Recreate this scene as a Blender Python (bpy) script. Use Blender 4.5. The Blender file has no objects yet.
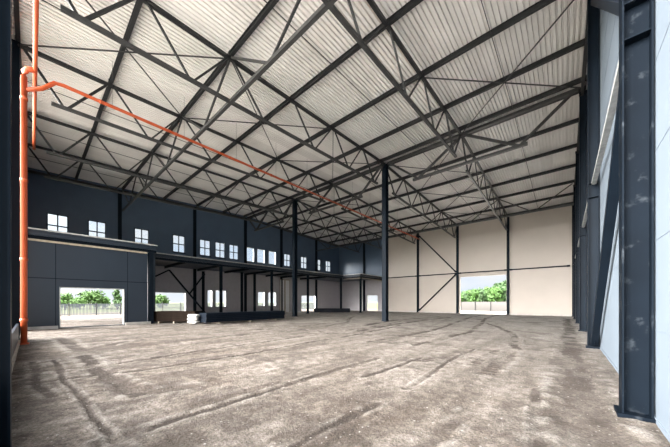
import bpy, bmesh, math, random
import numpy as np
from mathutils import Vector, Matrix, noise

S = bpy.context.scene
COL = S.collection
random.seed(7)

# ------------------------------------------------------------------ camera, sky, light, exposure
cd = bpy.data.cameras.new('camera')
cam = bpy.data.objects.new('camera', cd)
COL.objects.link(cam)
cam.location = (0, 0, 1.58)
cam.rotation_euler = (math.radians(90), 0, math.radians(41.06))
cd.sensor_width = 36
cd.lens = 264 / 670 * 36
cd.shift_y = (302 - 223.5) / 670
cd.clip_start = 0.05
cd.clip_end = 2000
S.camera = cam
S.view_settings.view_transform = 'Standard'
S.view_settings.look = 'None'
S.view_settings.gamma = 1
S.view_settings.use_curve_mapping = False
S.view_settings.exposure = 1.72

SOUTH = 19.0        # brightness of the sky lobe added to light the hall through its open front
world = bpy.data.worlds.new('sky')
S.world = world
world.use_nodes = True
nt = world.node_tree
nt.nodes.clear()
def wn(t, **k):
    n = nt.nodes.new(t)
    for a, b in k.items(): setattr(n, a, b)
    return n
def wmath(op, a, b=None):
    n = wn('ShaderNodeMath', operation=op)
    for i, x in enumerate((a, b)):
        if x is None: continue
        if isinstance(x, (int, float)): n.inputs[i].default_value = x
        else: nt.links.new(x, n.inputs[i])
    return n.outputs[0]
tc = wn('ShaderNodeTexCoord')
sep = wn('ShaderNodeSeparateXYZ')
nt.links.new(tc.outputs['Generated'], sep.inputs[0])
ramp = wn('ShaderNodeValToRGB')
e = ramp.color_ramp.elements
e[0].position = 0.0; e[0].color = (0.25, 0.275, 0.305, 1)
e[1].position = 0.6; e[1].color = (0.16, 0.215, 0.29, 1)
nt.links.new(wmath('MAXIMUM', sep.outputs[2], 0.0), ramp.inputs[0])
cl = wn('ShaderNodeTexNoise')
mp = wn('ShaderNodeMapping'); mp.inputs['Scale'].default_value = (1, 1, 3.5)
nt.links.new(tc.outputs['Generated'], mp.inputs[0]); nt.links.new(mp.outputs[0], cl.inputs['Vector'])
cl.inputs['Scale'].default_value = 5; cl.inputs['Detail'].default_value = 6
clr = wn('ShaderNodeMapRange'); clr.inputs[1].default_value = 0.42; clr.inputs[2].default_value = 0.66
nt.links.new(cl.outputs[0], clr.inputs[0])
mixc = wn('ShaderNodeMixRGB'); mixc.inputs[2].default_value = (0.285, 0.292, 0.298, 1)
nt.links.new(clr.outputs[0], mixc.inputs[0]); nt.links.new(ramp.outputs[0], mixc.inputs[1])
# bright sky lobe added to the south to light the hall
dot = wmath('ADD', wmath('ADD', wmath('MULTIPLY', sep.outputs[1], -0.89), wmath('MULTIPLY', sep.outputs[0], -0.38)), wmath('MULTIPLY', sep.outputs[2], 0.25))
lobe = wmath('MULTIPLY', wmath('POWER', wmath('MAXIMUM', dot, 0.0), 5.0), SOUTH)
mul = wn('ShaderNodeMixRGB', blend_type='MULTIPLY'); mul.inputs[0].default_value = 1
mul.inputs[1].default_value = (1.0, 0.97, 0.93, 1)
nt.links.new(lobe, mul.inputs[2])
add = wn('ShaderNodeMixRGB', blend_type='ADD'); add.inputs[0].default_value = 1
nt.links.new(mixc.outputs[0], add.inputs[1]); nt.links.new(mul.outputs[0], add.inputs[2])
bg = wn('ShaderNodeBackground'); bg.inputs[1].default_value = 1.0
wo = wn('ShaderNodeOutputWorld')
nt.links.new(add.outputs[0], bg.inputs[0]); nt.links.new(bg.outputs[0], wo.inputs[0])

sl = bpy.data.lights.new('sun', 'SUN'); sl.energy = 8.0; sl.angle = math.radians(4); sl.color = (1.0, 0.95, 0.87)
sun = bpy.data.objects.new('sun', sl); COL.objects.link(sun)
sun.rotation_euler = Vector((0.36, 0.05, 0.93)).to_track_quat('Z', 'Y').to_euler()     # high, over the closed right-hand wall

# ------------------------------------------------------------------ materials
def mat(name, rgb, rough=0.6, metal=0.0, var=0.0, vscale=3.0, bump=0.0, bscale=30, stain=None, spec=None):
    m = bpy.data.materials.new(name); m.use_nodes = True
    t = m.node_tree; p = t.nodes['Principled BSDF']
    p.inputs['Base Color'].default_value = (*rgb, 1)
    p.inputs['Roughness'].default_value = rough
    p.inputs['Metallic'].default_value = metal
    if spec is not None: p.inputs['Specular IOR Level'].default_value = spec
    tcn = t.nodes.new('ShaderNodeTexCoord')
    col = None
    if var or stain:
        n = t.nodes.new('ShaderNodeTexNoise'); n.inputs['Scale'].default_value = vscale; n.inputs['Detail'].default_value = 5
        t.links.new(tcn.outputs['Object'], n.inputs['Vector'])
        r = t.nodes.new('ShaderNodeValToRGB')
        r.color_ramp.elements[0].position = 0.3; r.color_ramp.elements[1].position = 0.7
        r.color_ramp.elements[0].color = (*[x * (1 - var) for x in rgb], 1)
        r.color_ramp.elements[1].color = (*[min(1, x * (1 + var)) for x in rgb], 1)
        t.links.new(n.outputs[0], r.inputs[0]); col = r.outputs[0]
    if stain:
        n2 = t.nodes.new('ShaderNodeTexNoise'); n2.inputs['Scale'].default_value = stain[1]; n2.inputs['Detail'].default_value = 7
        n2.inputs['Roughness'].default_value = 0.65
        t.links.new(tcn.outputs['Object'], n2.inputs['Vector'])
        mr = t.nodes.new('ShaderNodeMapRange'); mr.inputs[1].default_value = stain[2]; mr.inputs[2].default_value = stain[2] + 0.14; mr.inputs[4].default_value = stain[3]
        t.links.new(n2.outputs[0], mr.inputs[0])
        mx = t.nodes.new('ShaderNodeMixRGB'); mx.inputs[2].default_value = (*stain[0], 1)
        t.links.new(mr.outputs[0], mx.inputs[0]); t.links.new(col, mx.inputs[1]); col = mx.outputs[0]
    if col is not None: t.links.new(col, p.inputs['Base Color'])
    if bump:
        nb = t.nodes.new('ShaderNodeTexNoise'); nb.inputs['Scale'].default_value = bscale; nb.inputs['Detail'].default_value = 4
        t.links.new(tcn.outputs['Object'], nb.inputs['Vector'])
        b = t.nodes.new('ShaderNodeBump'); b.inputs['Strength'].default_value = bump; b.inputs['Distance'].default_value = 0.02
        t.links.new(nb.outputs[0], b.inputs['Height']); t.links.new(b.outputs[0], p.inputs['Normal'])
    return m

M = {}
M['column'] = mat('column_paint', (0.006, 0.0105, 0.017), 0.5, spec=0.08, var=0.12, vscale=2)
M['column_stained'] = mat('column_paint_stained', (0.0045, 0.0075, 0.012), 0.6, spec=0.04, var=0.12, vscale=2, stain=((0.07, 0.082, 0.095), 4.5, 0.57, 0.45))
M['truss'] = mat('roof_steel_lit', (0.040, 0.041, 0.042), 0.45, var=0.25, vscale=1.5)  # roof steel as lit from below, the light put into the colour
M['purlin'] = mat('roof_steel_shaded', (0.016, 0.017, 0.019), 0.5, var=0.2, vscale=1.5)  # same roof steel darkened, the shade under the deck put into the colour
M['pipe'] = mat('orange_pipe', (0.54, 0.095, 0.03), 0.45, var=0.08)
M['dark_panel'] = mat('dark_blue_panel', (0.017, 0.027, 0.042), 0.42, var=0.06, vscale=0.8)
M['dark_panel_lifted'] = mat('dark_blue_panel_lifted', (0.082, 0.122, 0.185), 0.36, var=0.06, vscale=0.8)  # dark blue panel lightened to make up for weak light on the upper walls
M['grey_panel'] = mat('grey_panel', (0.50, 0.475, 0.50), 0.5, var=0.05)
M['white_panel_warm'] = mat('white_panel_warm', (0.50, 0.445, 0.395), 0.55, var=0.03, vscale=0.7)  # white wall panel with the warm tint of its light mixed in
M['white_panel'] = mat('white_panel_cool', (0.185, 0.225, 0.27), 0.7, spec=0.2, var=0.04, vscale=0.9)  # same white panel with the cool tint of its light mixed in
M['white'] = mat('white_plastic', (0.88, 0.885, 0.89), 0.5)
M['concrete'] = mat('concrete', (0.48, 0.46, 0.43), 0.85, var=0.15, vscale=4, bump=0.3)
M['bounce_front'] = mat('bounce_ground', (0.33, 0.32, 0.30), 0.8, var=0.06, vscale=0.6)
M['yard'] = mat('pale_rear_yard', (0.74, 0.72, 0.69), 0.8, var=0.06, vscale=0.6)
M['timber'] = mat('timber', (0.40, 0.34, 0.26), 0.7, var=0.2, vscale=5)
M['light_trim'] = mat('light_trim', (0.40, 0.41, 0.40), 0.6, var=0.25, vscale=6)
M['stack_dark'] = mat('stacked_dark_panel', (0.006, 0.010, 0.017), 0.7, spec=0.1, var=0.15)
M['stack_brown'] = mat('stacked_brown_panel', (0.022, 0.0155, 0.012), 0.9, spec=0.05, var=0.2)
M['stack_grey'] = mat('stacked_grey_panel', (0.018, 0.020, 0.026), 0.7, spec=0.1, var=0.2)
M['sack'] = mat('white_sack', (0.66, 0.65, 0.62), 0.8, var=0.12, vscale=8)
M['fence'] = mat('fence_metal', (0.06, 0.07, 0.088), 0.5)
M['fence_post'] = mat('fence_post', (0.02, 0.022, 0.025), 0.5)
M['fence_pale'] = mat('fence_pale', (0.17, 0.165, 0.16), 0.7)
M['bark'] = mat('bark', (0.09, 0.065, 0.045), 0.9, var=0.3)
M['leaf'] = mat('leaf_green', (0.045, 0.105, 0.02), 0.7, var=0.4, vscale=0.6)
M['leaf_dark'] = mat('leaf_dark_green', (0.034, 0.078, 0.022), 0.7, var=0.4, vscale=0.6)
M['hill'] = mat('far_hill', (0.05, 0.07, 0.085), 0.9, var=0.2, vscale=0.02)

def deck_mat():
    m = bpy.data.materials.new('corrugated_deck'); m.use_nodes = True
    t = m.node_tree; p = t.nodes['Principled BSDF']
    p.inputs['Roughness'].default_value = 0.42; p.inputs['Metallic'].default_value = 0.0
    tcn = t.nodes.new('ShaderNodeTexCoord')
    mp = t.nodes.new('ShaderNodeMapping'); mp.inputs['Scale'].default_value = (1 / 0.75, 1 / 9.6, 0)
    t.links.new(tcn.outputs['Object'], mp.inputs[0])
    fl = t.nodes.new('ShaderNodeVectorMath'); fl.operation = 'FLOOR'
    t.links.new(mp.outputs[0], fl.inputs[0])
    w = t.nodes.new('ShaderNodeTexWhiteNoise'); w.noise_dimensions = '3D'
    t.links.new(fl.outputs[0], w.inputs['Vector'])
    n = t.nodes.new('ShaderNodeTexNoise'); n.inputs['Scale'].default_value = 0.5; n.inputs['Detail'].default_value = 5
    t.links.new(tcn.outputs['Object'], n.inputs['Vector'])
    a = t.nodes.new('ShaderNodeMath'); a.operation = 'MULTIPLY_ADD'; a.inputs[1].default_value = 0.45
    t.links.new(w.outputs['Value'], a.inputs[0]); t.links.new(n.outputs[0], a.inputs[2])
    r = t.nodes.new('ShaderNodeValToRGB')
    r.color_ramp.elements[0].position = 0.3; r.color_ramp.elements[1].position = 1.1
    r.color_ramp.elements[0].color = (0.76, 0.74, 0.71, 1); r.color_ramp.elements[1].color = (0.95, 0.93, 0.90, 1)
    t.links.new(a.outputs[0], r.inputs[0]); t.links.new(r.outputs[0], p.inputs['Base Color'])
    return m
M['deck'] = deck_mat()

def floor_mat():
    m = bpy.data.materials.new('dusty_gravel_floor'); m.use_nodes = True
    t = m.node_tree; p = t.nodes['Principled BSDF']; p.inputs['Roughness'].default_value = 0.85
    N = t.nodes.new; L = t.links.new
    tcn = N('ShaderNodeTexCoord')
    def nz(scale, detail=5, rough=0.6, vec=None):
        n = N('ShaderNodeTexNoise'); n.inputs['Scale'].default_value = scale; n.inputs['Detail'].default_value = detail; n.inputs['Roughness'].default_value = rough
        L(vec or tcn.outputs['Object'], n.inputs['Vector']); return n.outputs[0]
    def rp(fac, p0, c0, p1, c1):
        r = N('ShaderNodeValToRGB'); r.color_ramp.elements[0].position = p0; r.color_ramp.elements[1].position = p1
        r.color_ramp.elements[0].color = (*c0, 1); r.color_ramp.elements[1].color = (*c1, 1); L(fac, r.inputs[0]); return r.outputs[0]
    def mx(fac, a, b, bt='MIX'):
        n = N('ShaderNodeMixRGB'); n.blend_type = bt
        for s_, x in ((n.inputs[0], fac), (n.inputs[1], a), (n.inputs[2], b)):
            if isinstance(x, float): s_.default_value = x
            elif isinstance(x, tuple): s_.default_value = (*x, 1)
            else: L(x, s_)
        return n.outputs[0]
    base = rp(nz(0.45, 8, 0.65), 0.34, (0.13, 0.104, 0.084), 0.66, (0.265, 0.24, 0.217))
    mpn = N('ShaderNodeMapping'); mpn.inputs['Scale'].default_value = (1.6, 0.16, 1); L(tcn.outputs['Object'], mpn.inputs[0])
    streak = rp(nz(1.0, 6, 0.6, mpn.outputs[0]), 0.42, (0.5, 0.45, 0.40), 0.56, (1.12, 1.12, 1.12))
    c = mx(0.75, base, streak, 'MULTIPLY')
    mid = rp(nz(5.0, 6, 0.7), 0.40, (0.5, 0.46, 0.42), 0.60, (1.2, 1.2, 1.2))
    c = mx(0.85, c, mid, 'MULTIPLY')
    at = N('ShaderNodeAttribute'); at.attribute_name = 'wear'
    c = mx(at.outputs['Fac'], c, (0.050, 0.037, 0.029))
    at2 = N('ShaderNodeAttribute'); at2.attribute_name = 'dust_lift'
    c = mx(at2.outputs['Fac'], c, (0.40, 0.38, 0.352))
    v = N('ShaderNodeTexVoronoi'); v.inputs['Scale'].default_value = 24; v.inputs['Randomness'].default_value = 1
    L(tcn.outputs['Object'], v.inputs['Vector'])
    sepc = N('ShaderNodeSeparateColor'); L(v.outputs['Color'], sepc.inputs[0])
    peb = N('ShaderNodeMath'); peb.operation = 'LESS_THAN'; L(v.outputs['Distance'], peb.inputs[0])
    sz = N('ShaderNodeMapRange'); sz.inputs[1].default_value = 0.78; sz.inputs[2].default_value = 1; sz.inputs[3].default_value = 0.0; sz.inputs[4].default_value = 0.36
    L(sepc.outputs[0], sz.inputs[0]); L(sz.outputs[0], peb.inputs[1])
    pc = rp(sepc.outputs[1], 0.2, (0.12, 0.105, 0.095), 0.9, (0.40, 0.385, 0.365))
    c = mx(peb.outputs[0], c, pc)
    fine = rp(nz(30, 6, 0.8), 0.38, (0.42, 0.40, 0.38), 0.62, (1.45, 1.45, 1.45))
    c = mx(0.85, c, fine, 'MULTIPLY')
    L(c, p.inputs['Base Color'])
    h = N('ShaderNodeMath'); h.operation = 'MULTIPLY_ADD'; h.inputs[1].default_value = 0.35
    L(peb.outputs[0], h.inputs[0]); L(nz(22, 7, 0.7), h.inputs[2])
    b = N('ShaderNodeBump'); b.inputs['Strength'].default_value = 1.0; b.inputs['Distance'].default_value = 0.06
    L(h.outputs[0], b.inputs['Height']); L(b.outputs[0], p.inputs['Normal'])
    return m
M['floor'] = floor_mat()

def ground_mat():
    m = bpy.data.materials.new('dirt_and_meadow'); m.use_nodes = True
    t = m.node_tree; p = t.nodes['Principled BSDF']; p.inputs['Roughness'].default_value = 0.95
    tcn = t.nodes.new('ShaderNodeTexCoord'); ln = t.nodes.new('ShaderNodeVectorMath'); ln.operation = 'LENGTH'
    add_ = t.nodes.new('ShaderNodeVectorMath'); add_.operation = 'ADD'; add_.inputs[1].default_value = (16, -18, 0)
    t.links.new(tcn.outputs['Object'], add_.inputs[0]); t.links.new(add_.outputs[0], ln.inputs[0])
    n = t.nodes.new('ShaderNodeTexNoise'); n.inputs['Scale'].default_value = 0.12; n.inputs['Detail'].default_value = 6
    t.links.new(tcn.outputs['Object'], n.inputs['Vector'])
    ma = t.nodes.new('ShaderNodeMath'); ma.operation = 'MULTIPLY_ADD'; ma.inputs[1].default_value = 14
    t.links.new(n.outputs[0], ma.inputs[0]); t.links.new(ln.outputs['Value'], ma.inputs[2])
    mr = t.nodes.new('ShaderNodeMapRange'); mr.inputs[1].default_value = 46; mr.inputs[2].default_value = 54
    t.links.new(ma.outputs[0], mr.inputs[0])
    d = t.nodes.new('ShaderNodeValToRGB'); d.color_ramp.elements[0].color = (0.095, 0.074, 0.056, 1); d.color_ramp.elements[1].color = (0.15, 0.122, 0.094, 1)
    g = t.nodes.new('ShaderNodeValToRGB'); g.color_ramp.elements[0].color = (0.05, 0.068, 0.018, 1); g.color_ramp.elements[1].color = (0.09, 0.105, 0.033, 1)
    t.links.new(n.outputs[0], d.inputs[0]); t.links.new(n.outputs[0], g.inputs[0])
    mx = t.nodes.new('ShaderNodeMixRGB'); t.links.new(mr.outputs[0], mx.inputs[0]); t.links.new(d.outputs[0], mx.inputs[1]); t.links.new(g.outputs[0], mx.inputs[2])
    t.links.new(mx.outputs[0], p.inputs['Base Color'])
    return m
M['ground'] = ground_mat()

def glass_mat():
    m = bpy.data.materials.new('window_glass'); m.use_nodes = True
    t = m.node_tree; t.nodes.clear()
    o = t.nodes.new('ShaderNodeOutputMaterial'); tr = t.nodes.new('ShaderNodeBsdfTransparent'); gl = t.nodes.new('ShaderNodeBsdfGlossy')
    tr.inputs[0].default_value = (0.93, 0.96, 0.98, 1); gl.inputs['Roughness'].default_value = 0.03
    lw = t.nodes.new('ShaderNodeLayerWeight'); pw = t.nodes.new('ShaderNodeMath'); pw.operation = 'POWER'; pw.inputs[1].default_value = 5
    f = t.nodes.new('ShaderNodeMath'); f.operation = 'MULTIPLY_ADD'; f.inputs[1].default_value = 0.9; f.inputs[2].default_value = 0.03
    t.links.new(lw.outputs['Facing'], pw.inputs[0]); t.links.new(pw.outputs[0], f.inputs[0])
    mx = t.nodes.new('ShaderNodeMixShader')
    t.links.new(f.outputs[0], mx.inputs[0]); t.links.new(tr.outputs[0], mx.inputs[1]); t.links.new(gl.outputs[0], mx.inputs[2]); t.links.new(mx.outputs[0], o.inputs[0])
    return m
M['glass'] = glass_mat()

# ------------------------------------------------------------------ mesh helpers
class MB:
    def __init__(s): s.v = []; s.f = []
    def hexa(s, p):                      # 8 points: bottom 4 then top 4, each loop counter-clockwise
        b = len(s.v); s.v += [tuple(q) for q in p]
        for q in ((3, 2, 1, 0), (4, 5, 6, 7), (0, 1, 5, 4), (1, 2, 6, 5), (2, 3, 7, 6), (3, 0, 4, 7)): s.f.append(tuple(b + i for i in q))
        return s
    def box(s, x0, x1, y0, y1, z0, z1):
        x0, x1 = min(x0, x1), max(x0, x1); y0, y1 = min(y0, y1), max(y0, y1)
        return s.hexa([(x0, y0, z0), (x1, y0, z0), (x1, y1, z0), (x0, y1, z0), (x0, y0, z1), (x1, y0, z1), (x1, y1, z1), (x0, y1, z1)])
    def frame(s, a, b, up):
        a, b = Vector(a), Vector(b); d = (b - a).normalized(); up = Vector(up)
        if abs(d.dot(up)) > 0.98: up = Vector((0, 1, 0)) if abs(d.y) < 0.9 else Vector((1, 0, 0))
        u = (up - d * d.dot(up)).normalized(); r = d.cross(u).normalized()
        return a, b, d, u, r
    def bar(s, a, b, w, h=None, up=(0, 0, 1), off=(0, 0)):   # rectangular section w across, h along up
        h = h or w; a, b, d, u, r = s.frame(a, b, up); p = []
        for q in (a, b):
            for i, j in ((-1, -1), (1, -1), (1, 1), (-1, 1)): p.append(q + r * (i * w / 2 + off[0]) + u * (j * h / 2 + off[1]))
        bb = len(s.v); s.v += [tuple(q) for q in p]
        for q in ((0, 1, 2, 3), (7, 6, 5, 4), (1, 0, 4, 5), (2, 1, 5, 6), (3, 2, 6, 7), (0, 3, 7, 4)): s.f.append(tuple(bb + i for i in q))
        return s
    def ibeam(s, a, b, w, h, tf=0.02, tw=0.014, up=(0, 0, 1)):   # w flange width, h depth along up
        s.bar(a, b, w, tf, up, (0, h / 2 - tf / 2)); s.bar(a, b, w, tf, up, (0, -h / 2 + tf / 2)); s.bar(a, b, tw, h - 2 * tf, up); return s
    def tube(s, pts, r, n=14, caps=True):
        pts = [Vector(p) for p in pts]; b = len(s.v); k = len(pts); rr = r if isinstance(r, (list, tuple)) else [r] * k
        for i, p in enumerate(pts):
            d = ((pts[min(i + 1, k - 1)] - pts[max(i - 1, 0)])).normalized()
            up = Vector((0, 0, 1)) if abs(d.z) < 0.95 else Vector((0, 1, 0))
            u = (up - d * d.dot(up)).normalized(); w = d.cross(u)
            for j in range(n):
                t = 2 * math.pi * j / n; s.v.append(tuple(p + (u * math.cos(t) + w * math.sin(t)) * rr[i]))
        for i in range(k - 1):
            for j in range(n):
                s.f.append((b + i * n + j, b + i * n + (j + 1) % n, b + (i + 1) * n + (j + 1) % n, b + (i + 1) * n + j))
        if caps: s.f.append(tuple(b + j for j in range(n))[::-1]); s.f.append(tuple(b + (k - 1) * n + j for j in range(n)))
        return s
    def build(s, name, m, parent=None, smooth=False):
        me = bpy.data.meshes.new(name); me.from_pydata(s.v, [], s.f); me.materials.append(M[m] if isinstance(m, str) else m)
        bm = bmesh.new(); bm.from_mesh(me); bmesh.ops.recalc_face_normals(bm, faces=bm.faces); bm.to_mesh(me); bm.free()
        if smooth:
            for p in me.polygons: p.use_smooth = True
        o = bpy.data.objects.new(name, me); COL.objects.link(o)
        if parent: o.parent = parent; o.matrix_parent_inverse = Matrix.Translation(-Vector(parent.location)) @ Matrix.Identity(4) if False else parent_inv(parent)
        return o
def parent_inv(p):
    return (Matrix.Translation(p.location) @ p.rotation_euler.to_matrix().to_4x4()).inverted()
def thing(name, label, cat, loc, group=None):
    o = bpy.data.objects.new(name, None); COL.objects.link(o); o.location = loc; o.empty_display_size = 0.2
    return tag(o, label, cat, group)
def tag(o, label, cat, group=None):
    o['label'] = label; o['category'] = cat
    if group: o['group'] = group
    return o
def struct(o):
    o['kind'] = 'structure'; return o
ORD = ['first', 'second', 'third', 'fourth', 'fifth', 'sixth', 'seventh', 'eighth', 'ninth', 'tenth', 'eleventh', 'twelfth', 'thirteenth', 'fourteenth']

# ------------------------------------------------------------------ main dimensions (metres)
XL, XR = -33.3, 0.915            # dark outer wall, pale right wall
YF, YB = -0.75, 39.5            # open front, cream back wall
RIDGE = 19.5
def zc(y):                       # centre line of the truss top chords
    t = y / RIDGE if y <= RIDGE else (YB - y) / (YB - RIDGE)
    return 12.33 + 0.8 * t
PUR = 0.24
def zdeck(y): return zc(y) + 0.08 + PUR
TX = [-5.4, -11.4, -17.2, -23.0, -27.6]      # truss lines
FR = [5.6, 13.0, 20.0, 26.9, 33.6]           # frame columns along the right wall
MZ = 5.87

# ------------------------------------------------------------------ floor and ground
def seg_dist(px, py, line):
    d = np.full(px.shape, 1e9)
    for (x0, y0), (x1, y1) in zip(line[:-1], line[1:]):
        dx, dy = x1 - x0, y1 - y0; L2 = dx * dx + dy * dy + 1e-9
        t = np.clip(((px - x0) * dx + (py - y0) * dy) / L2, 0, 1)
        d = np.minimum(d, np.hypot(px - x0 - t * dx, py - y0 - t * dy))
    return d
xs = np.concatenate([np.arange(XL - 0.3, -12, 0.14), np.arange(-12, XR + 0.2, 0.036)])
ys = np.concatenate([np.arange(YF - 0.3, 8, 0.036), np.arange(8, 15, 0.07), np.arange(15, YB + 0.4, 0.14)])
gx, gy = np.meshgrid(xs, ys, indexing='ij')
wob = 0.035 * np.sin(gy * 1.3 + gx) + 0.03 * np.sin(gx * 2.1 - gy * 0.7)
wx, wy = gx + wob, gy + 0.8 * wob
TR = [  # wheel tracks and scrapes: centre line, half width, darkness, depth
    ([(-9.28, -0.2), (-8.81, 1.6), (-9.06, 3.6), (-9.2, 7.8), (-9.3, 14), (-10.2, 20)], 0.14, 0.75, 0.03),
    ([(-7.92, 0.4), (-7.45, 1.9), (-7.39, 3.8), (-7.65, 6.6), (-7.8, 11), (-8.6, 17)], 0.12, 0.7, 0.03),
    ([(-4.01, 0.5), (-4.04, 1.2), (-4.03, 3.4), (-4.06, 6.5)], 0.10, 0.75, 0.03),
    ([(-10.8, 1.05), (-8.54, 0.98), (-6.6, 1.2), (-5.6, 1.25), (-5.4, 1.9)], 0.20, 0.85, 0.03),
    ([(-10.7, 0.05), (-7.6, 0.05), (-6.6, 0.2)], 0.10, 0.55, 0.02),
    ([(-10.7, 0.42), (-7.6, 0.42), (-5.55, 0.6), (-4.0, 0.63), (-3.3, 0.66)], 0.07, 0.7, 0.03),
    ([(-17.2, 0.8), (-12.0, 1.1), (-13.4, 2.5)], 0.25, 0.6, 0.02),
    ([(-2.29, 1.7), (-2.23, 3.6)], 0.09, 0.7, 0.03),
    ([(-3.23, 4.7), (-3.12, 7.4)], 0.09, 0.8, 0.03),
    ([(-2.27, 4.5), (-2.33, 6.6), (-2.34, 10.0)], 0.07, 0.75, 0.03),
    ([(-10.5, 15.2), (-11.5, 21.5), (-10.6, 26.5), (-8.5, 28.1)], 0.35, 0.7, 0.03),
    ([(-8.6, 11.6), (-9.3, 17.1), (-9.4, 22.9), (-9.1, 28.9)], 0.35, 0.65, 0.03),
    ([(-1.31, 6.7), (-1.31, 10.2)], 0.17, 0.75, 0.035), ([(-1.75, 7.4), (-1.72, 10.2)], 0.13, 0.6, 0.03),
    ([(-2.9, 7.0), (-2.6, 8.4)], 0.2, 0.75, 0.02),
    ([(-0.34, 6.2), (-0.23, 3.3)], 0.10, 0.5, 0.02),
    ([(-18.6, 8.0), (-18.4, 12.0), (-18.2, 15.3)], 0.5, 0.6, 0.02),
    ([(-14, 6.0), (-13.0, 12), (-14.5, 18), (-18.0, 24)], 0.18, 0.6, 0.03),
    ([(-12.0, 5.5), (-11.4, 10.5), (-13.0, 16.5), (-17.0, 22)], 0.18, 0.6, 0.03),
    ([(-6.0, 9), (-5.6, 15), (-6.5, 22), (-7.5, 30), (-7.9, 39)], 0.22, 0.5, 0.03),
    ([(-4.2, 9.5), (-3.8, 15), (-4.7, 22), (-6.0, 30), (-6.2, 39)], 0.22, 0.5, 0.03),
    ([(-1.2, 11), (-2.2, 17), (-4.6, 23), (-8.3, 26)], 0.2, 0.55, 0.03),
    ([(-20.5, 9), (-15, 10.5), (-9, 10.2), (-4, 12.5)], 0.16, 0.5, 0.02),
    ([(-1.0, 0.6), (-1.15, 2.2), (-1.05, 4.6)], 0.12, 0.35, 0.02),
    ([(0.25, 4.0), (0.15, 12), (0.2, 22), (0.1, 34)], 0.35, 0.45, 0.02),
]
wear = np.zeros(gx.shape); dz = np.zeros(gx.shape); dust_lift = np.zeros(gx.shape)
rng = np.random.default_rng(3)
def fbm(x, y, seed, octs=5, f0=1.0):
    r = np.random.default_rng(seed); out = np.zeros(x.shape); a = 0.5; f = f0
    for _ in range(octs):
        g_ = r.random((64, 64)); u, v_ = x * f + r.random() * 50 + 500, y * f + r.random() * 50 + 500
        i0, j0 = np.floor(u).astype(int), np.floor(v_).astype(int); fu, fv = u - i0, v_ - j0
        fu, fv = fu * fu * (3 - 2 * fu), fv * fv * (3 - 2 * fv); i0 %= 64; j0 %= 64; i1, j1 = (i0 + 1) % 64, (j0 + 1) % 64
        out += a * ((g_[i0, j0] * (1 - fu) + g_[i1, j0] * fu) * (1 - fv) + (g_[i0, j1] * (1 - fu) + g_[i1, j1] * fu) * fv); a *= 0.5; f *= 2
    return out
n1 = fbm(gx, gy, 1, 5, 1.6); n2 = fbm(gx, gy, 2, 4, 5.0)
for k, (line, hw, dark, dep) in enumerate(TR):
    tread = k in (12, 13, 14)
    d = seg_dist(wx, wy, line) / (hw * (0.8 if not tread else 1.0)) + (n2 - 0.47) * 0.9 + (n1 - 0.47) * 0.7
    m_ = np.clip((1.0 - d) * 4.5, 0, 1)
    if tread: m_ = m_ * (0.35 + 0.65 * (np.sin(gy * 2 * np.pi / 0.24) > -0.2))
    brk = np.clip((n1 - 0.30) * 4.5, 0.25, 1)
    wear = np.maximum(wear, np.clip(m_ * brk * (dark + 0.2) * 1.3, 0, 1))
    dz -= dep * 0.6 * m_
    rim = np.exp(-((d - 1.7) / 0.5) ** 2) * np.clip((n2 - 0.35) * 4, 0, 1)
    dz += 0.012 * rim; dust_lift = np.maximum(dust_lift, 0.5 * rim)
for (bx_, by_, rx_, ry_, amt) in ((-7.2, 1.05, 1.9, 0.28, 0.75), (-4.3, 0.9, 0.75, 0.22, 0.6), (-5.3, 1.7, 0.8, 0.45, 0.65), (-3.4, 1.15, 0.5, 0.3, 0.45), (-12.5, 1.6, 2.2, 0.5, 0.45), (-9.0, 2.6, 1.3, 0.7, 0.4),
                                  (-2.6, 7.6, 0.5, 1.4, 0.5), (-1.4, 8.6, 0.45, 1.5, 0.45), (-18.6, 11.5, 0.9, 5, 0.6), (-6.5, 12, 1.2, 2, 0.4), (-12, 12, 2, 3, 0.45), (-9.5, 22, 2.5, 3, 0.4), (0.2, 9, 0.5, 7, 0.5), (-3.0, 3.3, 0.9, 0.35, 0.35), (-0.5, 3.4, 0.25, 1.6, 0.4), (-1.8, 13, 1.0, 2.0, 0.4), (-4.6, 6.3, 0.7, 1.0, 0.35)):
    d = np.hypot((gx - bx_) / rx_, (gy - by_) / ry_) + (n1 - 0.47) * 2.6 + (n2 - 0.47) * 1.2
    wear = np.maximum(wear, np.clip((1.0 - d) * 1.6, 0, 1) * amt)
wear = np.clip(np.maximum(wear, np.clip((n1 - 0.54) * 4.0, 0, 0.5)), 0, 1)
dust_lift = np.maximum(dust_lift, 0.7 * np.clip((gy - 3) / 26, 0, 1))  # floor colour also lightened towards the back, standing in for light there
dust_lift *= (1 - np.clip(wear * 1.1, 0, 1))
dz += (n1 - 0.48) * 0.035 + (n2 - 0.48) * 0.02 + rng.normal(0, 0.0025, gx.shape)
dz -= 0.03
nx, ny = gx.shape
me = bpy.data.meshes.new('floor')
me.vertices.add(nx * ny)
me.vertices.foreach_set('co', np.stack([gx, gy, dz], -1).reshape(-1).astype(np.float32))
idx = np.arange(nx * ny).reshape(nx, ny)
q = np.stack([idx[:-1, :-1], idx[1:, :-1], idx[1:, 1:], idx[:-1, 1:]], -1).reshape(-1, 4)
me.loops.add(q.size); me.loops.foreach_set('vertex_index', q.reshape(-1).astype(np.int32))
me.polygons.add(len(q)); me.polygons.foreach_set('loop_start', (np.arange(len(q)) * 4).astype(np.int32))
me.update(calc_edges=True)
me.polygons.foreach_set('use_smooth', np.ones(len(q), dtype=bool))
for nm, arr in (('wear', wear), ('dust_lift', dust_lift)):
    at = me.attributes.new(nm, 'FLOAT', 'POINT'); at.data.foreach_set('value', arr.reshape(-1).astype(np.float32))
me.materials.append(M['floor'])
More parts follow.
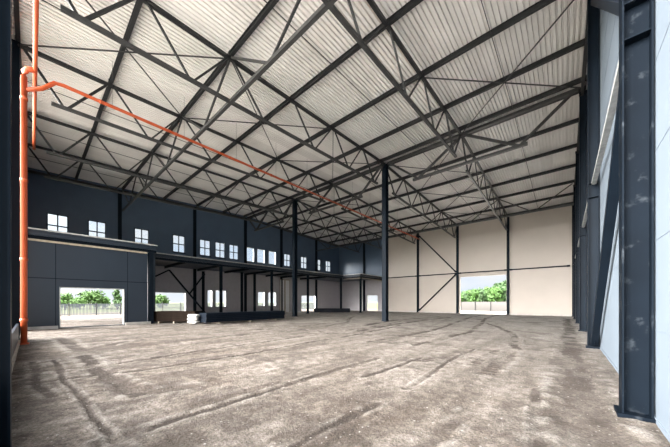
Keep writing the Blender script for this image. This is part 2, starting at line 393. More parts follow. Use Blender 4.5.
fo = bpy.data.objects.new('floor', me); COL.objects.link(fo); struct(fo)

g = MB(); g.box(-900, 700, -700, 900, -0.6, -0.14)
struct(g.build('ground', 'ground'))
struct(MB().box(-70, 40, -75, YF - 0.25, -0.3, -0.10).build('bounce_forecourt', 'bounce_front'))  # unseen pale ground, added to bounce sun up to the roof
struct(MB().box(-24, 6, YB + 0.25, YB + 14, -0.3, -0.10).build('rear_yard', 'yard'))  # ground behind the gate, made pale to bounce sun onto the far ceiling
hb = MB()
for (cx, cy, ln_, hh) in ((-560, 150, 210, 9), (-560, 420, 240, 11), (-480, 700, 260, 9)):
    b0 = len(hb.v); nn = 24
    for i in range(nn + 1):
        t = i / nn
        for j, (w_, z_) in enumerate(((-40, -1), (0, 1), (40, -1))):
            z = -0.5 if z_ < 0 else hh * (0.45 + 0.35 * math.sin(t * 7 + cx) + 0.2 * math.sin(t * 17)) * math.sin(math.pi * t) ** 0.5
            hb.v.append((cx + w_, cy + (t - 0.5) * ln_, z))
    for i in range(nn):
        for j in range(2):
            hb.f.append((b0 + i * 3 + j, b0 + i * 3 + j + 1, b0 + i * 3 + j + 4, b0 + i * 3 + j + 3))
struct(hb.build('hill', 'hill'))

# ------------------------------------------------------------------ walls
def wall(name, axis, pos, th, u0, u1, openings, material, z0=-0.1, z1=None, top=None, parent=None):
    us = sorted({u0, u1, *[o[0] for o in openings], *[o[1] for o in openings]} | ({RIDGE} if axis == 'x' and top and u0 < RIDGE < u1 else set()))
    topz = z1 if z1 is not None else 11.0
    zs = sorted({z0, topz, *[o[2] for o in openings], *[o[3] for o in openings]})
    zs = [z for z in zs if z0 <= z <= topz]
    w = MB()
    for ua, ub in zip(us[:-1], us[1:]):
        for k, (za, zb) in enumerate(zip(zs[:-1], zs[1:])):
            um, zm = (ua + ub) / 2, (za + zb) / 2
            if any(o[0] < um < o[1] and o[2] < zm < o[3] for o in openings): continue
            last = top and zb == zs[-1]
            ta, tb = (top(ua), top(ub)) if last else (zb, zb)
            p0, p1 = min(pos, pos + th), max(pos, pos + th)
            if axis == 'x': w.hexa([(p0, ua, za), (p1, ua, za), (p1, ub, za), (p0, ub, za), (p0, ua, ta), (p1, ua, ta), (p1, ub, tb), (p0, ub, tb)])
            else: w.hexa([(ua, p0, za), (ub, p0, za), (ub, p1, za), (ua, p1, za), (ua, p0, ta), (ub, p0, tb), (ub, p1, tb), (ua, p1, ta)])
    return struct(w.build(name, material))

WIN = [(0.83, 2.12), (3.41, 4.68), (6.9, 8.16), (10.41, 11.68), (13.32, 14.6), (15.21, 16.48), (17.05, 18.35), (19.46, 20.76), (21.22, 22.52), (23.17, 24.5), (26.02, 27.3), (29.56, 30.9), (32.99, 34.3), (35.63, 36.95)]
WZ = (7.25, 9.22)
LOW = [(-0.6, 6.0, -0.09, 5.1), (8.5, 11.8, 0.02, 2.68), (14.2, 14.85, 0.95, 3.08), (15.2, 16.6, 0.95, 3.08), (21.3, 22.5, 1.0, 3.06), (23.05, 24.5, 1.0, 3.06), (29.6, 33.0, 0.02, 2.7)]
rt = lambda y: zdeck(y) + 0.03
wall('wall_left', 'x', XL, -0.2, YF - 0.2, YB + 0.2, [(a, b, *WZ) for a, b in WIN], 'dark_panel_lifted', z0=5.5, top=rt)
wall('wall_left_lower', 'x', XL, -0.2, YF - 0.2, YB + 0.2, LOW, 'grey_panel', z0=-0.1, z1=5.5)
wall('wall_back', 'y', YB, 0.2, -22.8, XR + 0.2, [(-11.15, -5.55, 0.02, 5.1)], 'white_panel_warm', z1=zdeck(YB) + 0.03)
wall('wall_back_upper', 'y', YB, 0.2, XL - 0.2, -22.8, [], 'dark_panel_lifted', z0=5.5, z1=zdeck(YB) + 0.03)
wall('wall_back_lower', 'y', YB, 0.2, XL - 0.2, -22.8, [(-26.8, -24.5, 0.02, 2.8)], 'grey_panel', z0=-0.1, z1=5.5)
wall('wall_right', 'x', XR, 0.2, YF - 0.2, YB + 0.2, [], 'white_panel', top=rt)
# front of the hall: unseen gateways added to let daylight in, low plinth and a panel band under the eaves
wall('wall_front', 'y', YF, -0.2, XL - 0.2, XR + 0.2, [(a, b, 0.02, 11.2) for a, b in ((-3.7, 0.6), (-10.9, -4.6), (-16.7, -11.9), (-22.5, -17.7))] + [(-32.8, -23.9, 0.02, 5.0)], 'dark_panel', z1=zdeck(YF) + 0.03)

# panel joints of the walls
j = MB()
for z in (1.2, 2.4, 3.6, 4.8, 7.2, 8.4, 9.6, 10.8): j.box(XR - 0.004, XR + 0.001, YF, YB, z, z + 0.012)
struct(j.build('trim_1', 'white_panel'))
j = MB()
for z in (6.9, 8.1, 9.3, 10.5): j.box(-22.8, XR, YB - 0.004, YB + 0.001, z, z + 0.010)
struct(j.build('trim_2', 'white_panel_warm'))

# windows of the upper wall
for i, (a, b) in enumerate(WIN):
    fr = MB(); w_ = 0.07; x0, x1 = XL - 0.16, XL - 0.04
    fr.box(x0, x1, a, a + w_, *WZ); fr.box(x0, x1, b - w_, b, *WZ); fr.box(x0, x1, a, b, WZ[0], WZ[0] + w_); fr.box(x0, x1, a, b, WZ[1] - w_, WZ[1])
    if i not in (7, 8, 9):
        fr.box(x0, x1, (a + b) / 2 - 0.045, (a + b) / 2 + 0.045, *WZ); fr.box(x0, x1, a, b, 8.16, 8.25)
    o = struct(fr.build('window_%d' % (i + 1), 'column' if i not in (7, 8, 9) else 'white'))
    struct(MB().box(XL - 0.106, XL - 0.10, a + 0.03, b - 0.03, WZ[0] + 0.03, WZ[1] - 0.03).build('pane', 'glass', o))
    struct(MB().box(XL - 0.05, XL + 0.05, a - 0.05, b + 0.05, WZ[0] - 0.05, WZ[0]).build('sill', 'column', o))
def lining(name, axis, pos, o, th=0.06, m='white', parent=None, floorless=True):
    f = MB(); u0, u1, z0, z1 = o; d0, d1 = pos - 0.23, pos + 0.03
    B = (lambda a, b, c, d: f.box(d0, d1, a, b, c, d)) if axis == 'x' else (lambda a, b, c, d: f.box(a, b, pos - 0.03, pos + 0.23, c, d))
    B(u0, u0 + th, z0, z1); B(u1 - th, u1, z0, z1); B(u0, u1, z1 - th, z1)
    if z0 > 0.5: B(u0, u1, z0, z0 + th)
    return struct(f.build(name, m))
for i, o in enumerate(LOW[1:]): lining('trim_%d' % (i + 4), 'x', XL, o)
lining('trim_10', 'y', YB, (-11.15, -5.55, 0.02, 5.1), 0.04, 'white_panel_warm')
lining('trim_11', 'y', YB, (-26.8, -24.5, 0.02, 2.8), m='light_trim')

# near annex block below the mezzanine
AX, AY = -23.3, 6.2
AG = (1.1, 4.26, 0.02, 2.5)
wall('wall_annex_front', 'x', AX, -0.18, -0.5, 5.62, [AG], 'dark_panel', z1=5.2)
wall('wall_annex_side', 'y', AY, -0.18, XL, AX - 0.3, [], 'dark_panel', z1=5.2)
lining('trim_12', 'x', AX, AG, 0.05, 'light_trim')
j = MB()
j.box(AX, AX + 0.006, -0.5, 5.75, 2.98, 3.02); j.box(AX, AX + 0.006, 0.93, 0.96, 0, 5.2); j.box(AX, AX + 0.006, 4.42, 4.45, 0, 5.2)
struct(j.build('trim_13', 'column'))
struct(MB().box(AX - 0.05, AX + 0.12, -0.5, 1.05, -0.1, 0.14).box(AX - 0.05, AX + 0.12, 4.3, 5.8, -0.1, 0.14).build('baseboard_left', 'concrete'))
struct(MB().box(-16.9, -1.0, -0.36, -0.30, -0.1, 0.03).build('baseboard_front', 'concrete'))
struct(MB().box(-16.9, -4.35, -0.42, -0.36, -0.1, 0.7).box(-3.95, -1.0, -0.42, -0.36, -0.1, 0.7).build('wall_front_dado', 'dark_panel'))
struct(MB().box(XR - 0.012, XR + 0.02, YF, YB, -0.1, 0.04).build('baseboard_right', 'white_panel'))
struct(MB().box(-22.8, -11.2, YB - 0.06, YB + 0.02, -0.1, 0.15).box(-5.5, XR, YB - 0.06, YB + 0.02, -0.1, 0.15).build('baseboard_back', 'concrete'))

# roof deck: trapezoidal steel sheet, ribs running along the trusses
def deck(name, ya, yb):
    pitch = 0.1875; prof = [(0, 0), (0.11, 0), (0.122, 0.11), (0.1755, 0.11)]
    pts = []; x = XL - 0.3
    while x < XR + 0.25:
        pts += [(x + a, b) for a, b in prof]; x += pitch
    d = MB(); n = len(pts)
    for y in (ya, yb): d.v += [(px, y, zdeck(y) + pz) for px, pz in pts]
    for y in (ya, yb): d.v += [(px, y, zdeck(y) + pz + 0.006) for px, pz in pts]
    for k in range(n - 1): d.f.append((k, k + 1, n + k + 1, n + k)); d.f.append((2 * n + k + 1, 2 * n + k, 3 * n + k, 3 * n + k + 1))
    o = d.build(name, 'deck'); return struct(o)
deck('ceiling', YF - 0.3, RIDGE); deck('ceiling_far_slope', RIDGE, YB + 0.3)

# ------------------------------------------------------------------ mezzanine
mz = thing('mezzanine_deck', 'raised dark mezzanine floor along the dark blue wall, under the row of windows', 'mezzanine', (-28, 18, MZ))
PL = [(XL + 0.36, AX, YF + 0.02, AY), (XL + 0.36, -26.8, AY, 32.6), (XL + 0.36, AX, 32.6, YB - 0.4)]
s_ = MB()
for p in PL: s_.box(*p, MZ - 0.38, MZ - 0.06)
s_.build('slab', 'dark_panel', mz)
s_ = MB()
for x, y0, y1 in ((AX, YF + 0.02, AY), (-26.8, AY, 32.6), (AX, 32.6, YB - 0.02)): s_.box(x - 0.10, x + 0.06, y0, y1, MZ - 0.06, MZ + 0.02)
s_.box(-26.8, AX, 32.54, 32.66, MZ - 0.06, MZ + 0.02); s_.box(-26.8, AX, AY - 0.05, AY + 0.06, MZ - 0.06, MZ + 0.02)
s_.build('edge_trim', 'light_trim', mz)
s_ = MB()
for x, y0, y1 in ((AX - 0.1, YF + 0.02, AY), (-26.9, AY, 32.6), (AX - 0.1, 32.6, YB - 0.02)): s_.ibeam((x, y0, MZ - 0.38), (x, y1, MZ - 0.38), 0.2, 0.42)
s_.ibeam((-26.8, 32.7, MZ - 0.38), (AX, 32.7, MZ - 0.38), 0.2, 0.42)
s_.build('edge_beam', 'column', mz)
for q in ((AX + 0.002, AX + 0.07, YF + 0.02, 5.6), (AX - 0.05, AX + 0.05, 32.9, YB - 0.02), (-26.6, AX - 0.1, 32.62, 32.72)):
    MB().box(*q, 5.14, 5.25).build('timber_strip', 'timber', mz)
for k, y in enumerate((9.5, 12.9, 16.2, 19.2, 22.4, 25.2, 29.0)):
    MB().ibeam((XL + 0.36, y, MZ - 0.5), (-27.1, y, MZ - 0.5), 0.16, 0.25).build('joist', 'column', mz)

# ------------------------------------------------------------------ columns
def column(label, x, y, top, w=0.3, d=0.34, flange='x', m='column', group=None, name='steel_column', stiff=(), base=0.0):
    t = thing(name, label, 'column', (x, y, base), group)
    c = MB(); up = (1, 0, 0) if flange == 'x' else (0, 1, 0)
    c.ibeam((x, y, base + 0.02), (x, y, top), w, d, 0.02, 0.014, up); c.build('shaft', m, t)
    e = 0.05; dx, dy = (d, w) if flange == 'x' else (w, d)
    MB().box(x - dx / 2 - e, x + dx / 2 + e, y - dy / 2 - e, y + dy / 2 + e, base - 0.06, base + 0.025).build('base_plate', m, t)
    MB().box(x - dx / 2 - 0.02, x + dx / 2 + 0.02, y - dy / 2 - 0.02, y + dy / 2 + 0.02, top, top + 0.02).build('cap_plate', m, t)
    for z in stiff:
        MB().box(x - dx / 2 + 0.02, x + dx / 2 - 0.02, y - dy / 2 + 0.01, y + dy / 2 - 0.01, z, z + 0.016).build('stiffener', m, t)
    return t
column('free-standing dark column in mid-hall, the nearer and taller-looking of two, under the roof ridge', -11.4, RIDGE, zc(RIDGE) - 0.1, 0.4, 0.4, 'y', group='free-standing columns')
column('free-standing dark column in front of the mezzanine, farther left of the two under the ridge', -23.0, RIDGE, zc(RIDGE) - 0.1, 0.4, 0.4, 'y', group='free-standing columns')
RL = ['nearest column on the pale right wall, wide face with whitish stains', 'second column from the camera along the pale right wall, at the foot of the brace', 'third column from the camera along the pale right wall', 'fourth column from the camera along the pale right wall', 'fifth column along the pale right wall, last before the cream corner']
for i, y in enumerate(FR):
    column(RL[i], 0.75, y, zc(y), 0.3, 0.29, 'x', 'column_stained' if i == 0 else 'column', 'right wall columns', stiff=(5.25, 5.75))
column('slim dark column in the corner of pale right wall and cream back wall', 0.72, YB - 0.24, zc(YB) - 0.1, 0.26, 0.26, 'x', group='right wall columns')
for i, x in enumerate(TX):
    column(['dark column on the cream back wall right of the gate opening', 'dark column on the cream back wall left of the gate opening', 'dark column on the cream back wall where the two brace bars start', 'dark column at the left end of the cream back wall, behind the free-standing column', 'dark column on the dark part of the back wall above the mezzanine'][i],
           x if i < 3 else (-22.8, -27.3)[i - 3], YB - 0.19, zc(YB) - 0.1, 0.26, 0.34, 'y', group='back wall columns')
for x, y, l in ((-4.15, -0.306, 'front wall column at the left edge, nearest to the camera, with a light flange edge'), (-17.2, -0.50, 'front wall column at the left behind the orange riser pipe'),
                (-23.0, -0.55, 'front wall column at the corner of the dark annex block')):
    column(l, x, y, zc(0), 0.26, 0.34, 'y', group='front wall columns')
for i, y in enumerate((5.7, 12.7, 19.3, 25.4, 33.0)):
    column('dark column on the dark blue window wall, %s from the left end' % ORD[i], XL + 0.16, y, zc(y), 0.26, 0.30, 'x', group='window wall columns', base=5.2 if i == 0 else 0.0)
# posts carrying the mezzanine
PT = [(AX - 0.12, 5.85, 'stout dark post at the open corner of the annex block, under the mezzanine edge'),
      (-26.95, 12.9, 'slim mezzanine post standing behind the long dark panel stack, nearest of the front row'),
      (-26.95, 19.2, 'slim mezzanine post just left of the farther free-standing column'),
      (-26.95, 25.2, 'slim mezzanine post right of the farther free-standing column, beside the bright doorway'),
      (-26.95, 32.4, 'slim mezzanine post at the inner corner where the far deck steps forward'),
      (AX - 0.12, 32.8, 'mezzanine post at the forward corner of the far deck, left of the free-standing column'),
      (-30.4, 17.2, 'mezzanine post in the back row behind the middle of the long dark panel stack'),
      (-30.4, 19.0, 'mezzanine post in the back row, to the right end of the long dark stack'),
      (XL + 0.22, 14.0 - 0.35, 'dark post at the foot of the diagonal brace on the grey lower wall')]
for i, (x, y, l) in enumerate(PT):
    column(l, x, y, MZ - 0.6, 0.24 if i else 0.3, 0.24 if i else 0.3, 'x', group='mezzanine posts', name='mezzanine_post')

# wall struts and K-braces
def member(name, label, cat, a, b, w, h=None, m='column', group=None, gusset=0.3):
    t = thing(name, label, cat, a, group)
    MB().bar(a, b, w, h or w).build('bar', m, t)
    d = (Vector(b) - Vector(a)).normalized()
    for p, s_ in ((Vector(a), 1), (Vector(b), -1)):
        e_ = p + d * s_ * gusset
        MB().bar(p + d * s_ * 0.02, e_, 0.016, (h or w) * 1.5).build('gusset_plate', m, t)
    return t
ye = [YF + 0.1] + FR + [YB - 0.1]
BAYN = ['beside the camera', 'between the first and second columns', 'between the second and third columns', 'between the third and fourth columns', 'between the fourth and fifth columns', 'between the fifth column and the far corner']
for i in range(1, 6):
    member('wall_strut', 'horizontal dark strut along the pale right wall %s' % BAYN[i], 'strut', (0.76, ye[i] + 0.15, 5.72), (0.76, ye[i + 1] - 0.15, 5.72), 0.12, 0.10, 'light_trim', group='right wall struts')
member('wall_brace', 'sloping dark brace on the pale right wall, lower arm from the second column foot', 'brace', (0.76, 12.75, 0.15), (0.76, 5.85, 5.5), 0.17, 0.17)
member('wall_brace', 'sloping dark brace on the pale right wall, upper arm rising to the second column top', 'brace', (0.76, 5.85, 5.95), (0.76, 12.75, 12.0), 0.17, 0.17)
yb = YB - 0.12
bx = [0.6, -5.4, -11.4, -17.2, -22.8]
BN = ['at the far right end', 'over the gate opening', 'at the point of the two braces', 'at the left end']
for i in range(4):
    member('wall_strut', 'thin horizontal dark strut across the cream back wall %s' % BN[i], 'strut', (bx[i] - 0.15, yb, 5.62), (bx[i + 1] + 0.15, yb, 5.62), 0.12, 0.14, group='back wall struts')
member('wall_brace', 'diagonal dark brace on the cream back wall, lower arm from the floor', 'brace', (-17.0, yb - 0.06, 0.3), (-11.6, yb - 0.06, 5.5), 0.16)
member('wall_brace', 'diagonal dark brace on the cream back wall, upper arm from the column top', 'brace', (-17.0, yb - 0.06, 11.8), (-11.6, yb - 0.06, 5.8), 0.16)
k = thing('portal_brace', 'dark forked brace on the grey lower wall under the mezzanine, behind the brown stack', 'brace', (XL + 0.3, 13.5, 0))
MB().bar((XL + 0.52, 13.9, 0.1), (XL + 0.52, 9.9, 5.1), 0.15).build('long_arm', 'column', k)
MB().bar((XL + 0.52, 12.0, 2.55), (XL + 0.52, 13.7, 5.0), 0.14).build('short_arm', 'column', k)
MB().bar((XL + 0.52, 8.6, 4.3), (XL + 0.52, 9.9, 5.1), 0.14).build('short_arm', 'column', k)

# ------------------------------------------------------------------ roof trusses
P1 = [-0.38, 2.6, 5.9, 9.5, 12.9, 16.2, RIDGE]
P2 = [RIDGE, 22.9, 26.2, 29.6, 33.0, 36.3, YB - 0.2]
DEP = 1.95
def truss(x, tops, label, ridge_first):
    t = thing('roof_truss', label, 'truss', (x, (tops[0] + tops[-1]) / 2, zc(tops[3]) - DEP), 'roof trusses')
    bots = [(a + b) / 2 + (0 if i else (-0.1 if not ridge_first else 0)) for i, (a, b) in enumerate(zip(tops[:-1], tops[1:]))]
    top = lambda y: (x, y, zc(y)); bot = lambda y: (x, y, zc(y) - DEP)
    MB().bar(top(tops[0]), top(tops[-1]), 0.14, 0.14).build('top_chord', 'purlin', t)
    MB().bar(bot(bots[0] - 0.45), bot(bots[-1] + 0.45), 0.13, 0.13).build('bottom_chord', 'truss', t)
    for i, b in enumerate(bots):
        for q in (tops[i], tops[i + 1]):
            MB().bar(top(q + (0.12 if q < b else -0.12)), bot(b + (-0.06 if q < b else 0.06)), 0.07 if 0 < i < 5 else 0.09, up=(1, 0, 0)).build('web_bar', 'purlin', t)
    return t
TN = ['first from the right wall', 'second from the right wall', 'third from the right wall', 'fourth from the right wall', 'nearest the dark window wall']
for i, x in enumerate(TX):
    truss(x, P1, 'dark roof truss on the near slope, ' + TN[i], False)
    truss(x, P2, 'dark roof truss on the far slope, ' + TN[i], True)

# ridge girders across the hall
def ridge_truss(x0, x1, label):
    t = thing('ridge_girder', label, 'truss', ((x0 + x1) / 2, RIDGE, zc(RIDGE) - 2.2), 'ridge girders')
    xm = (x0 + x1) / 2; z1 = zc(RIDGE) + 0.0; z0 = z1 - 2.05
    MB().bar((x0, RIDGE, z1), (x1, RIDGE, z1), 0.18).build('top_chord', 'truss', t)
    q0, q1 = x0 + (xm - x0) * 0.45, x1 - (x1 - xm) * 0.45
    MB().bar((q0 - 0.4, RIDGE, z0), (q1 + 0.4, RIDGE, z0), 0.17).build('bottom_chord', 'truss', t)
    for a, b in (((x0 + 0.15, z1), (q0, z0)), ((q0, z0), (xm, z1)), ((xm, z1), (q1, z0)), ((q1, z0), (x1 - 0.15, z1))):
        MB().bar((a[0], RIDGE, a[1]), (b[0], RIDGE, b[1]), 0.14, up=(0, 1, 0)).build('web_bar', 'truss', t)
ridge_truss(-11.15, 0.55, 'ridge girder truss spanning from the nearer free-standing column to the right wall')
ridge_truss(-22.75, -11.65, 'ridge girder truss spanning between the two free-standing columns')
ridge_truss(XL + 0.35, -23.25, 'ridge girder truss spanning from the farther free-standing column to the window wall')

# purlins
PY1 = [-0.38, 2.6, 5.9, 9.5, 12.9, 16.2, 19.05]
PY2 = [19.95, 22.9, 26.2, 29.6, 33.0, 36.3, YB - 0.2]
def purlin(y, label):
    z = zc(y) + 0.076 + PUR / 2
    t = thing('roof_purlin', label, 'beam', (-16, y, z), 'roof purlins')
    p = MB(); p.ibeam((XL + 0.05, y, z), (XR - 0.05, y, z), 0.13, PUR, 0.014, 0.009); p.build('beam', 'purlin', t)
    for x in TX: MB().box(x - 0.06, x + 0.06, y - 0.09, y - 0.075, z - PUR / 2, z + PUR / 2 - 0.02).build('cleat', 'purlin', t)
for i, y in enumerate(PY1):
    purlin(y, 'dark roof purlin, near one of the twin ridge purlins' if i == 6 else 'dark roof purlin on the near slope, %s counted from the ridge pair' % ORD[5 - i])
for i, y in enumerate(PY2):
    purlin(y, 'dark roof purlin, far one of the twin ridge purlins' if i == 0 else 'dark roof purlin on the far slope, %s counted from the ridge pair' % ORD[i - 1])

# cross bracing frames between the trusses (light bottom ties with V arms)
LX = [0.62] + TX + [XL + 0.32]
BAY = ['between the right wall and the first truss', 'between the first and second trusses', 'between the second and third trusses', 'between the third and fourth trusses', 'between the fourth and fifth trusses', 'between the fifth truss and the window wall']
for y, side in ((5.9, 'near slope'), (33.0, 'far slope')):
    for i in range(6):
        xa, xb = LX[i], LX[i + 1]; xm = (xa + xb) / 2; zt = zc(y); zb = zt - DEP
        t = thing('cross_brace', 'tie with two V arms, %s, %s' % (side, BAY[i]), 'brace', (xm, y, zb), 'cross braces')
        MB().bar((xa, y, zb), (xb, y, zb), 0.14).build('tie', 'truss', t)
        MB().bar((xa - 0.1, y, zt), (xm + 0.05, y, zb), 0.08, up=(0, 1, 0)).build('arm', 'truss', t)
        MB().bar((xb + 0.1, y, zt), (xm - 0.05, y, zb), 0.08, up=(0, 1, 0)).build('arm', 'truss', t)
# X rods in the plane of the roof
def xrod(i, ya, yb, label):
    t = thing('roof_cross_rods', label, 'brace', ((LX[i] + LX[i + 1]) / 2, (ya + yb) / 2, zc((ya + yb) / 2) - 0.12), 'roof cross rods')
    for a, b in ((LX[i], LX[i + 1]), (LX[i + 1], LX[i])):
        MB().bar((a, ya, zc(ya) + 0.0), (b, yb, zc(yb) + 0.0), 0.042).build('rod', 'truss', t)
for k, (ya, yb) in enumerate(((-0.38, 5.9), (5.9, 12.9), (12.9, 19.4))):
    xrod(2, ya, yb, 'crossed roof rods before the ridge, between second and third trusses, %s pair' % ORD[k])
    if k == 2: xrod(0, ya, yb, 'pair of crossed roof rods next to the right wall, beside the ridge')
for k, (ya, yb) in enumerate(((19.6, 26.2), (26.2, 33.0), (33.0, YB - 0.3))):
    xrod(1, ya, yb, 'crossed roof rods beyond the ridge, between first and second trusses, %s pair' % ORD[k])
    xrod(3, ya, yb, 'crossed roof rods beyond the ridge, between third and fourth trusses, %s pair' % ORD[k])
# sag rods under the deck, mid-bay
for i in range(6):
    xm = (LX[i] + LX[i + 1]) / 2
    for ya, yb, sd in ((-0.2, 19.0, 'near slope'), (20.0, YB - 0.3, 'far slope')):
        o = MB().bar((xm, ya, zc(ya) + 0.2), (xm, yb, zc(yb) + 0.2), 0.028).build('sag_rod', 'truss')
        tag(o, 'thin rod under the deck, %s, %s' % (sd, BAY[i]), 'rod', 'sag rods')
# eaves beams
for x, l in ((0.72, 'dark eaves beam along the top of the pale right wall'), (XL + 0.2, 'dark eaves beam along the top of the dark window wall')):
    e_ = MB()
    for ya, yb in ((YF + 0.1, RIDGE), (RIDGE, YB - 0.1)): e_.ibeam((x, ya, zc(ya) - 0.03), (x, yb, zc(yb) - 0.03), 0.14, 0.2)
    tag(e_.build('eaves_beam', 'purlin'), l, 'beam')

# ------------------------------------------------------------------ orange sprinkler pipe
ZP = 10.45
t = thing('sprinkler_pipe', 'orange sprinkler pipework running below the trusses from the left riser to the back wall', 'pipe', (-15.5, -0.14, 0))
MB().tube([(-15.5, -0.2, 0.02), (-15.5, -0.2, ZP - 0.3), (-15.5, -0.19, ZP - 0.12), (-15.42, -0.12, ZP - 0.02), (-15.3, 0.07, ZP)], 0.09, 18).build('riser', 'pipe', t, True)
MB().tube([(-3.0, 0.08, ZP), (-23.2, 0.08, ZP)], 0.06, 16).build('header', 'pipe', t, True)
MB().tube([(-15.5, -0.18, 9.65), (-15.5, 0.25, 9.95), (-15.5, 0.6, 10.4), (-15.5, 0.85, ZP), (-15.5, 36.0, ZP)], 0.07, 16).build('branch', 'pipe', t, True)
for p in ((-15.5, -0.2, 0.9), (-15.5, -0.2, 3.2), (-15.5, -0.2, 6.2), (-15.5, -0.2, 9.3)):
    MB().tube([(p[0], p[1], p[2] - 0.06), (p[0], p[1], p[2] + 0.06)], 0.105, 18).build('coupling', 'pipe', t, True)
for y in range(2, 36, 3):
    MB().tube([(-15.5, y, ZP), (-15.5, y, ZP - 0.0)] if False else [(-15.5, y - 0.05, ZP), (-15.5, y + 0.05, ZP)], 0.083, 14).build('coupling', 'pipe', t, True)
    MB().bar((-15.5, y + 0.4, ZP + 0.07), (-15.5, y + 0.4, zc(y + 0.4) + 0.1), 0.008).build('hanger_rod', 'truss', t)
MB().tube([(-15.5, -0.2, -0.03), (-15.5, -0.2, 0.03)], 0.14, 18).build('foot_flange', 'pipe', t, True)

# ------------------------------------------------------------------ stacks of panels and sacks
def stack(cx, cy, rot, L, W, H, n, m, what, where, grp):
    th = (H - 0.1) / n
    for k in range(n):
        pos = 'topmost of the stack' if k == n - 1 else ('lowest of the stack' if k == 0 else '%s up from the floor' % ORD[k])
        b = bmesh.new(); bmesh.ops.create_cube(b, size=1)
        bmesh.ops.scale(b, vec=(W + random.uniform(-.03, .03), L + random.uniform(-.06, .06), th * 0.95), verts=b.verts)
        bmesh.ops.bevel(b, geom=b.edges[:], offset=0.012, segments=1, affect='EDGES')
        me = bpy.data.meshes.new('wall_panel'); b.to_mesh(me); b.free(); me.materials.append(M[m])
        o = bpy.data.objects.new('wall_panel', me); COL.objects.link(o)
        o.location = (cx + random.uniform(-.02, .02), cy + random.uniform(-.03, .03), 0.1 + th * (k + 0.5)); o.rotation_euler = (0, 0, rot + random.uniform(-.004, .004))
        tag(o, '%s, %s, %s' % (what, where, pos), 'panel', grp)
    for s_ in (-0.36, 0, 0.36):
        dx, dy = -math.sin(rot) * L * s_, math.cos(rot) * L * s_
        o = MB().box(-W / 2, W / 2, -0.06, 0.06, -0.04, 0.098).build('timber_batten', 'timber'); o.location = (cx + dx, cy + dy, 0); o.rotation_euler = (0, 0, rot)
        tag(o, 'timber batten under the %s, %s' % (grp, {-0.36: 'near end', 0: 'middle', 0.36: 'far end'}[s_]), 'batten', 'battens under stacks')
stack(-19.8, 11.6, 0, 7.0, 1.25, 0.78, 5, 'stack_dark', 'long dark blue wall panel', 'long stack before the mezzanine', 'long dark panel stack')
stack(-22.75, 7.5, math.radians(-49), 3.2, 1.2, 0.87, 6, 'stack_brown', 'brown wall panel', 'stack beside the annex corner post', 'brown panel stack')
stack(-25.6, 28.7, math.radians(-49), 5.2, 1.2, 0.66, 5, 'stack_grey', 'grey wall panel', 'far stack under the mezzanine corner', 'grey panel stack')
for i, (x, y, z, r, pos) in enumerate(((-20.4, 7.75, 0.0, 0.5, 'bottom'), (-20.42, 7.72, 0.24, 0.9, 'middle'), (-20.38, 7.76, 0.46, 0.6, 'top'))):
    b = bmesh.new(); bmesh.ops.create_cube(b, size=1); bmesh.ops.scale(b, vec=(0.75, 0.5, 0.24), verts=b.verts)
    bmesh.ops.subdivide_edges(b, edges=b.edges[:], cuts=4, use_grid_fill=True)
    for v in b.verts:
        rx, ry = abs(v.co.x) / 0.375, abs(v.co.y) / 0.25
        v.co.z *= 1 - 0.45 * max(rx, ry) ** 3; v.co.x *= 1 - 0.10 * ry ** 2; v.co.y *= 1 - 0.08 * rx ** 2
        v.co += Vector((noise.noise(v.co * 6 + Vector((i, 0, 0))), noise.noise(v.co * 6 + Vector((0, i, 5))), noise.noise(v.co * 5 + Vector((3, i, 0))))) * 0.02
    me = bpy.data.meshes.new('white_sack'); b.to_mesh(me); b.free(); me.materials.append(M['sack'])
    for p in me.polygons: p.use_smooth = True
    o = bpy.data.objects.new('white_sack', me); COL.objects.link(o); o.location = (x, y, z + 0.12); o.rotation_euler = (0, 0, r)
    tag(o, 'white sack, %s of the small pile between the brown and dark stacks' % pos, 'sack', 'pile of white sacks')
# tall pale door leaves by the farther free-standing column
for i, (y, l) in enumerate(((25.55, 'tall white door leaf under the mezzanine, left of the pair behind the farther column'), (26.55, 'tall white door leaf under the mezzanine, right of the pair behind the farther column'))):
    t = thing('door_leaf', l, 'door', (XL + 0.2, y, 0), 'tall white door leaves')
    MB().box(XL + 0.12, XL + 0.18, y - 0.42, y + 0.42, 0.03, 5.0).build('panel', 'white', t)
    MB().box(XL + 0.10, XL + 0.2, y - 0.45, y - 0.38, 0, 5.05).box(XL + 0.10, XL + 0.2, y + 0.38, y + 0.45, 0, 5.05).box(XL + 0.10, XL + 0.2, y - 0.45, y + 0.45, 5.0, 5.12).build('frame', 'timber', t)

# ------------------------------------------------------------------ outside: fences and trees
def mesh_fence(x, y0, y1, label):
    t = thing('mesh_fence', label, 'fence', (x, (y0 + y1) / 2, 0))
    n = int((y1 - y0) / 2.5)
    for k in range(n + 1):
        y = y0 + k * 2.5
        MB().box(x - 0.05, x + 0.05, y - 0.05, y + 0.05, -0.2, 1.5).build('post', 'fence_post', t)
    f = MB()
    y = y0
    while y < y0 + n * 2.5: f.box(x - 0.012, x + 0.012, y, y + 0.09, -0.1, 1.35); y += 0.13
    for z in (0.05, 0.7, 1.3): f.box(x - 0.02, x + 0.02, y0, y0 + n * 2.5, z, z + 0.05)
    f.build('mesh', 'fence', t)
mesh_fence(-46, -2, 48, 'grey mesh fence on dark posts outside the left gate openings')
t = thing('panel_fence', 'pale panel fence with dark posts outside the back wall gate opening', 'fence', (-12, 56, 0))
for k in range(13):
    x = -26 + k * 2.6
    MB().box(x + 0.06, x + 2.54, 55.97, 56.03, -0.1, 1.62).build('panel', 'fence_pale', t)
for k in range(14):
    x = -26 + k * 2.6
    MB().box(x - 0.06, x + 0.06, 55.9, 56.06, -0.2, 1.7).build('post', 'fence_post', t)

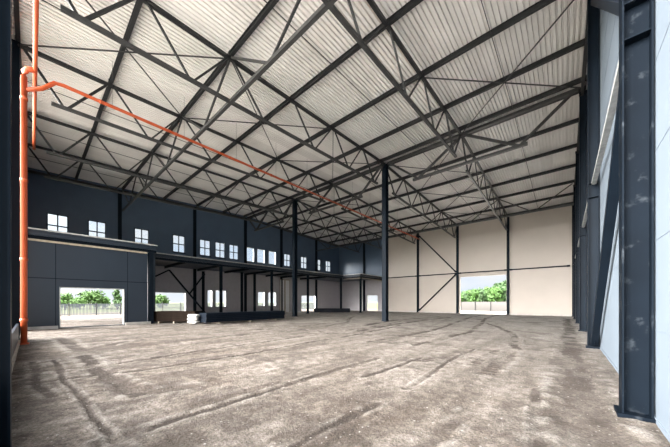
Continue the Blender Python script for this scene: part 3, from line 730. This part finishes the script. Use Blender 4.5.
def leaves(n, h, r, seed, tall=False, leaf=0.34):
    rd = random.Random(seed); v = []; f = []
    blobs = [(Vector((rd.gauss(0, r * 0.42), rd.gauss(0, r * 0.42), h * (0.40 + 0.5 * rd.random()))), r * rd.uniform(0.4, 0.62)) for _ in range(11)]
    if tall: blobs = [(Vector((rd.gauss(0, r * 0.25), rd.gauss(0, r * 0.25), h * (0.2 + 0.7 * k / 10))), r * (0.8 - 0.5 * k / 10)) for k in range(11)]
    for _ in range(n):
        c, br = rd.choice(blobs)
        d = Vector((rd.gauss(0, 1), rd.gauss(0, 1), rd.gauss(0, 1))).normalized()
        p = c + d * br * rd.random() ** 0.4
        if p.z < h * 0.12: continue
        a = Vector((rd.gauss(0, 1), rd.gauss(0, 1), rd.gauss(0, 1))).normalized(); b = d.cross(a).normalized() if d.cross(a).length > 0.1 else a.orthogonal()
        a = (a + d * 0.3).normalized(); s_ = leaf * rd.uniform(0.6, 1.2); k = len(v)
        v += [tuple(p - a * s_), tuple(p + b * s_ * 0.5), tuple(p + a * s_), tuple(p - b * s_ * 0.5)]
        f.append((k, k + 1, k + 2, k + 3))
    return v, f
def tree(x, y, h, r, label, group, m='leaf', tall=False, n=1100, leaf=0.34):
    t = thing('tree', label, 'tree', (x, y, -0.14), group)
    tb = MB(); tb.tube([(x, y, -0.2), (x + 0.05, y, h * 0.35), (x - 0.04, y + 0.05, h * 0.75)], [h * 0.035, h * 0.025, h * 0.01], 8)
    for a in range(4):
        tb.tube([(x, y, h * (0.3 + 0.08 * a)), (x + r * 0.6 * math.cos(a * 1.7), y + r * 0.6 * math.sin(a * 1.7), h * (0.55 + 0.08 * a))], [h * 0.012, h * 0.005], 6)
    tb.build('trunk', 'bark', t)
    v, f = leaves(n, h, r, int(x * 13 + y * 7), tall, leaf)
    c = MB(); c.v = [(a + x, b + y, d - 0.1) for a, b, d in v]; c.f = f; c.build('crown', m, t)
L_ = [(-80, 4.6, 4.0, 1.9, 'round green tree beyond the left gate, behind the fence, leftmost'), (-84, 9.0, 4.3, 2.6, 'broad green tree in the middle of the left gate view'),
      (-82, 7.0, 3.0, 1.5, 'low green tree between the two larger ones in the left gate view'), (-88, 11.8, 3.1, 1.9, 'low green tree right of the broad one in the left gate view'), ]
for x, y, h, r, l in L_: tree(x, y, h * 0.84, r * 0.9, l, 'trees beyond the left gate')
tree(-76, 12.7, 5.6, 0.9, 'tall narrow tree at the right of the left gate view', 'trees beyond the left gate', 'leaf_dark', True)
tree(-80, 22.0, 3.2, 2.0, 'green tree at the left of the second gate view, over the brown stack', 'trees beyond the second gate')
rd = random.Random(5)
RW = []
for k in range(9):
    y = 88 + 3 * (k % 2); x = -30.5 + k * 2.45
    h = 2.5 + 4.2 * (k / 8) + rd.uniform(-0.3, 0.5); RW.append((x, y, h, 1.9 + rd.uniform(0, .4), 'front row', k))
for k in range(8):
    y = 98 + 3 * (k % 2); x = -33 + k * 3.0
    h = 3.4 + 4.8 * (k / 7) + rd.uniform(-0.3, 0.5); RW.append((x, y, h, 2.3 + rd.uniform(0, .4), 'back row', k))
for x, y, h, r, row, k in RW:
    tree(x, y, h, r, 'green tree beyond the back wall opening, %s from the left in the %s' % (ORD[k], row), 'trees beyond the back wall', 'leaf' if (k + (row == 'front row')) % 2 else 'leaf_dark', n=1300, leaf=0.42)
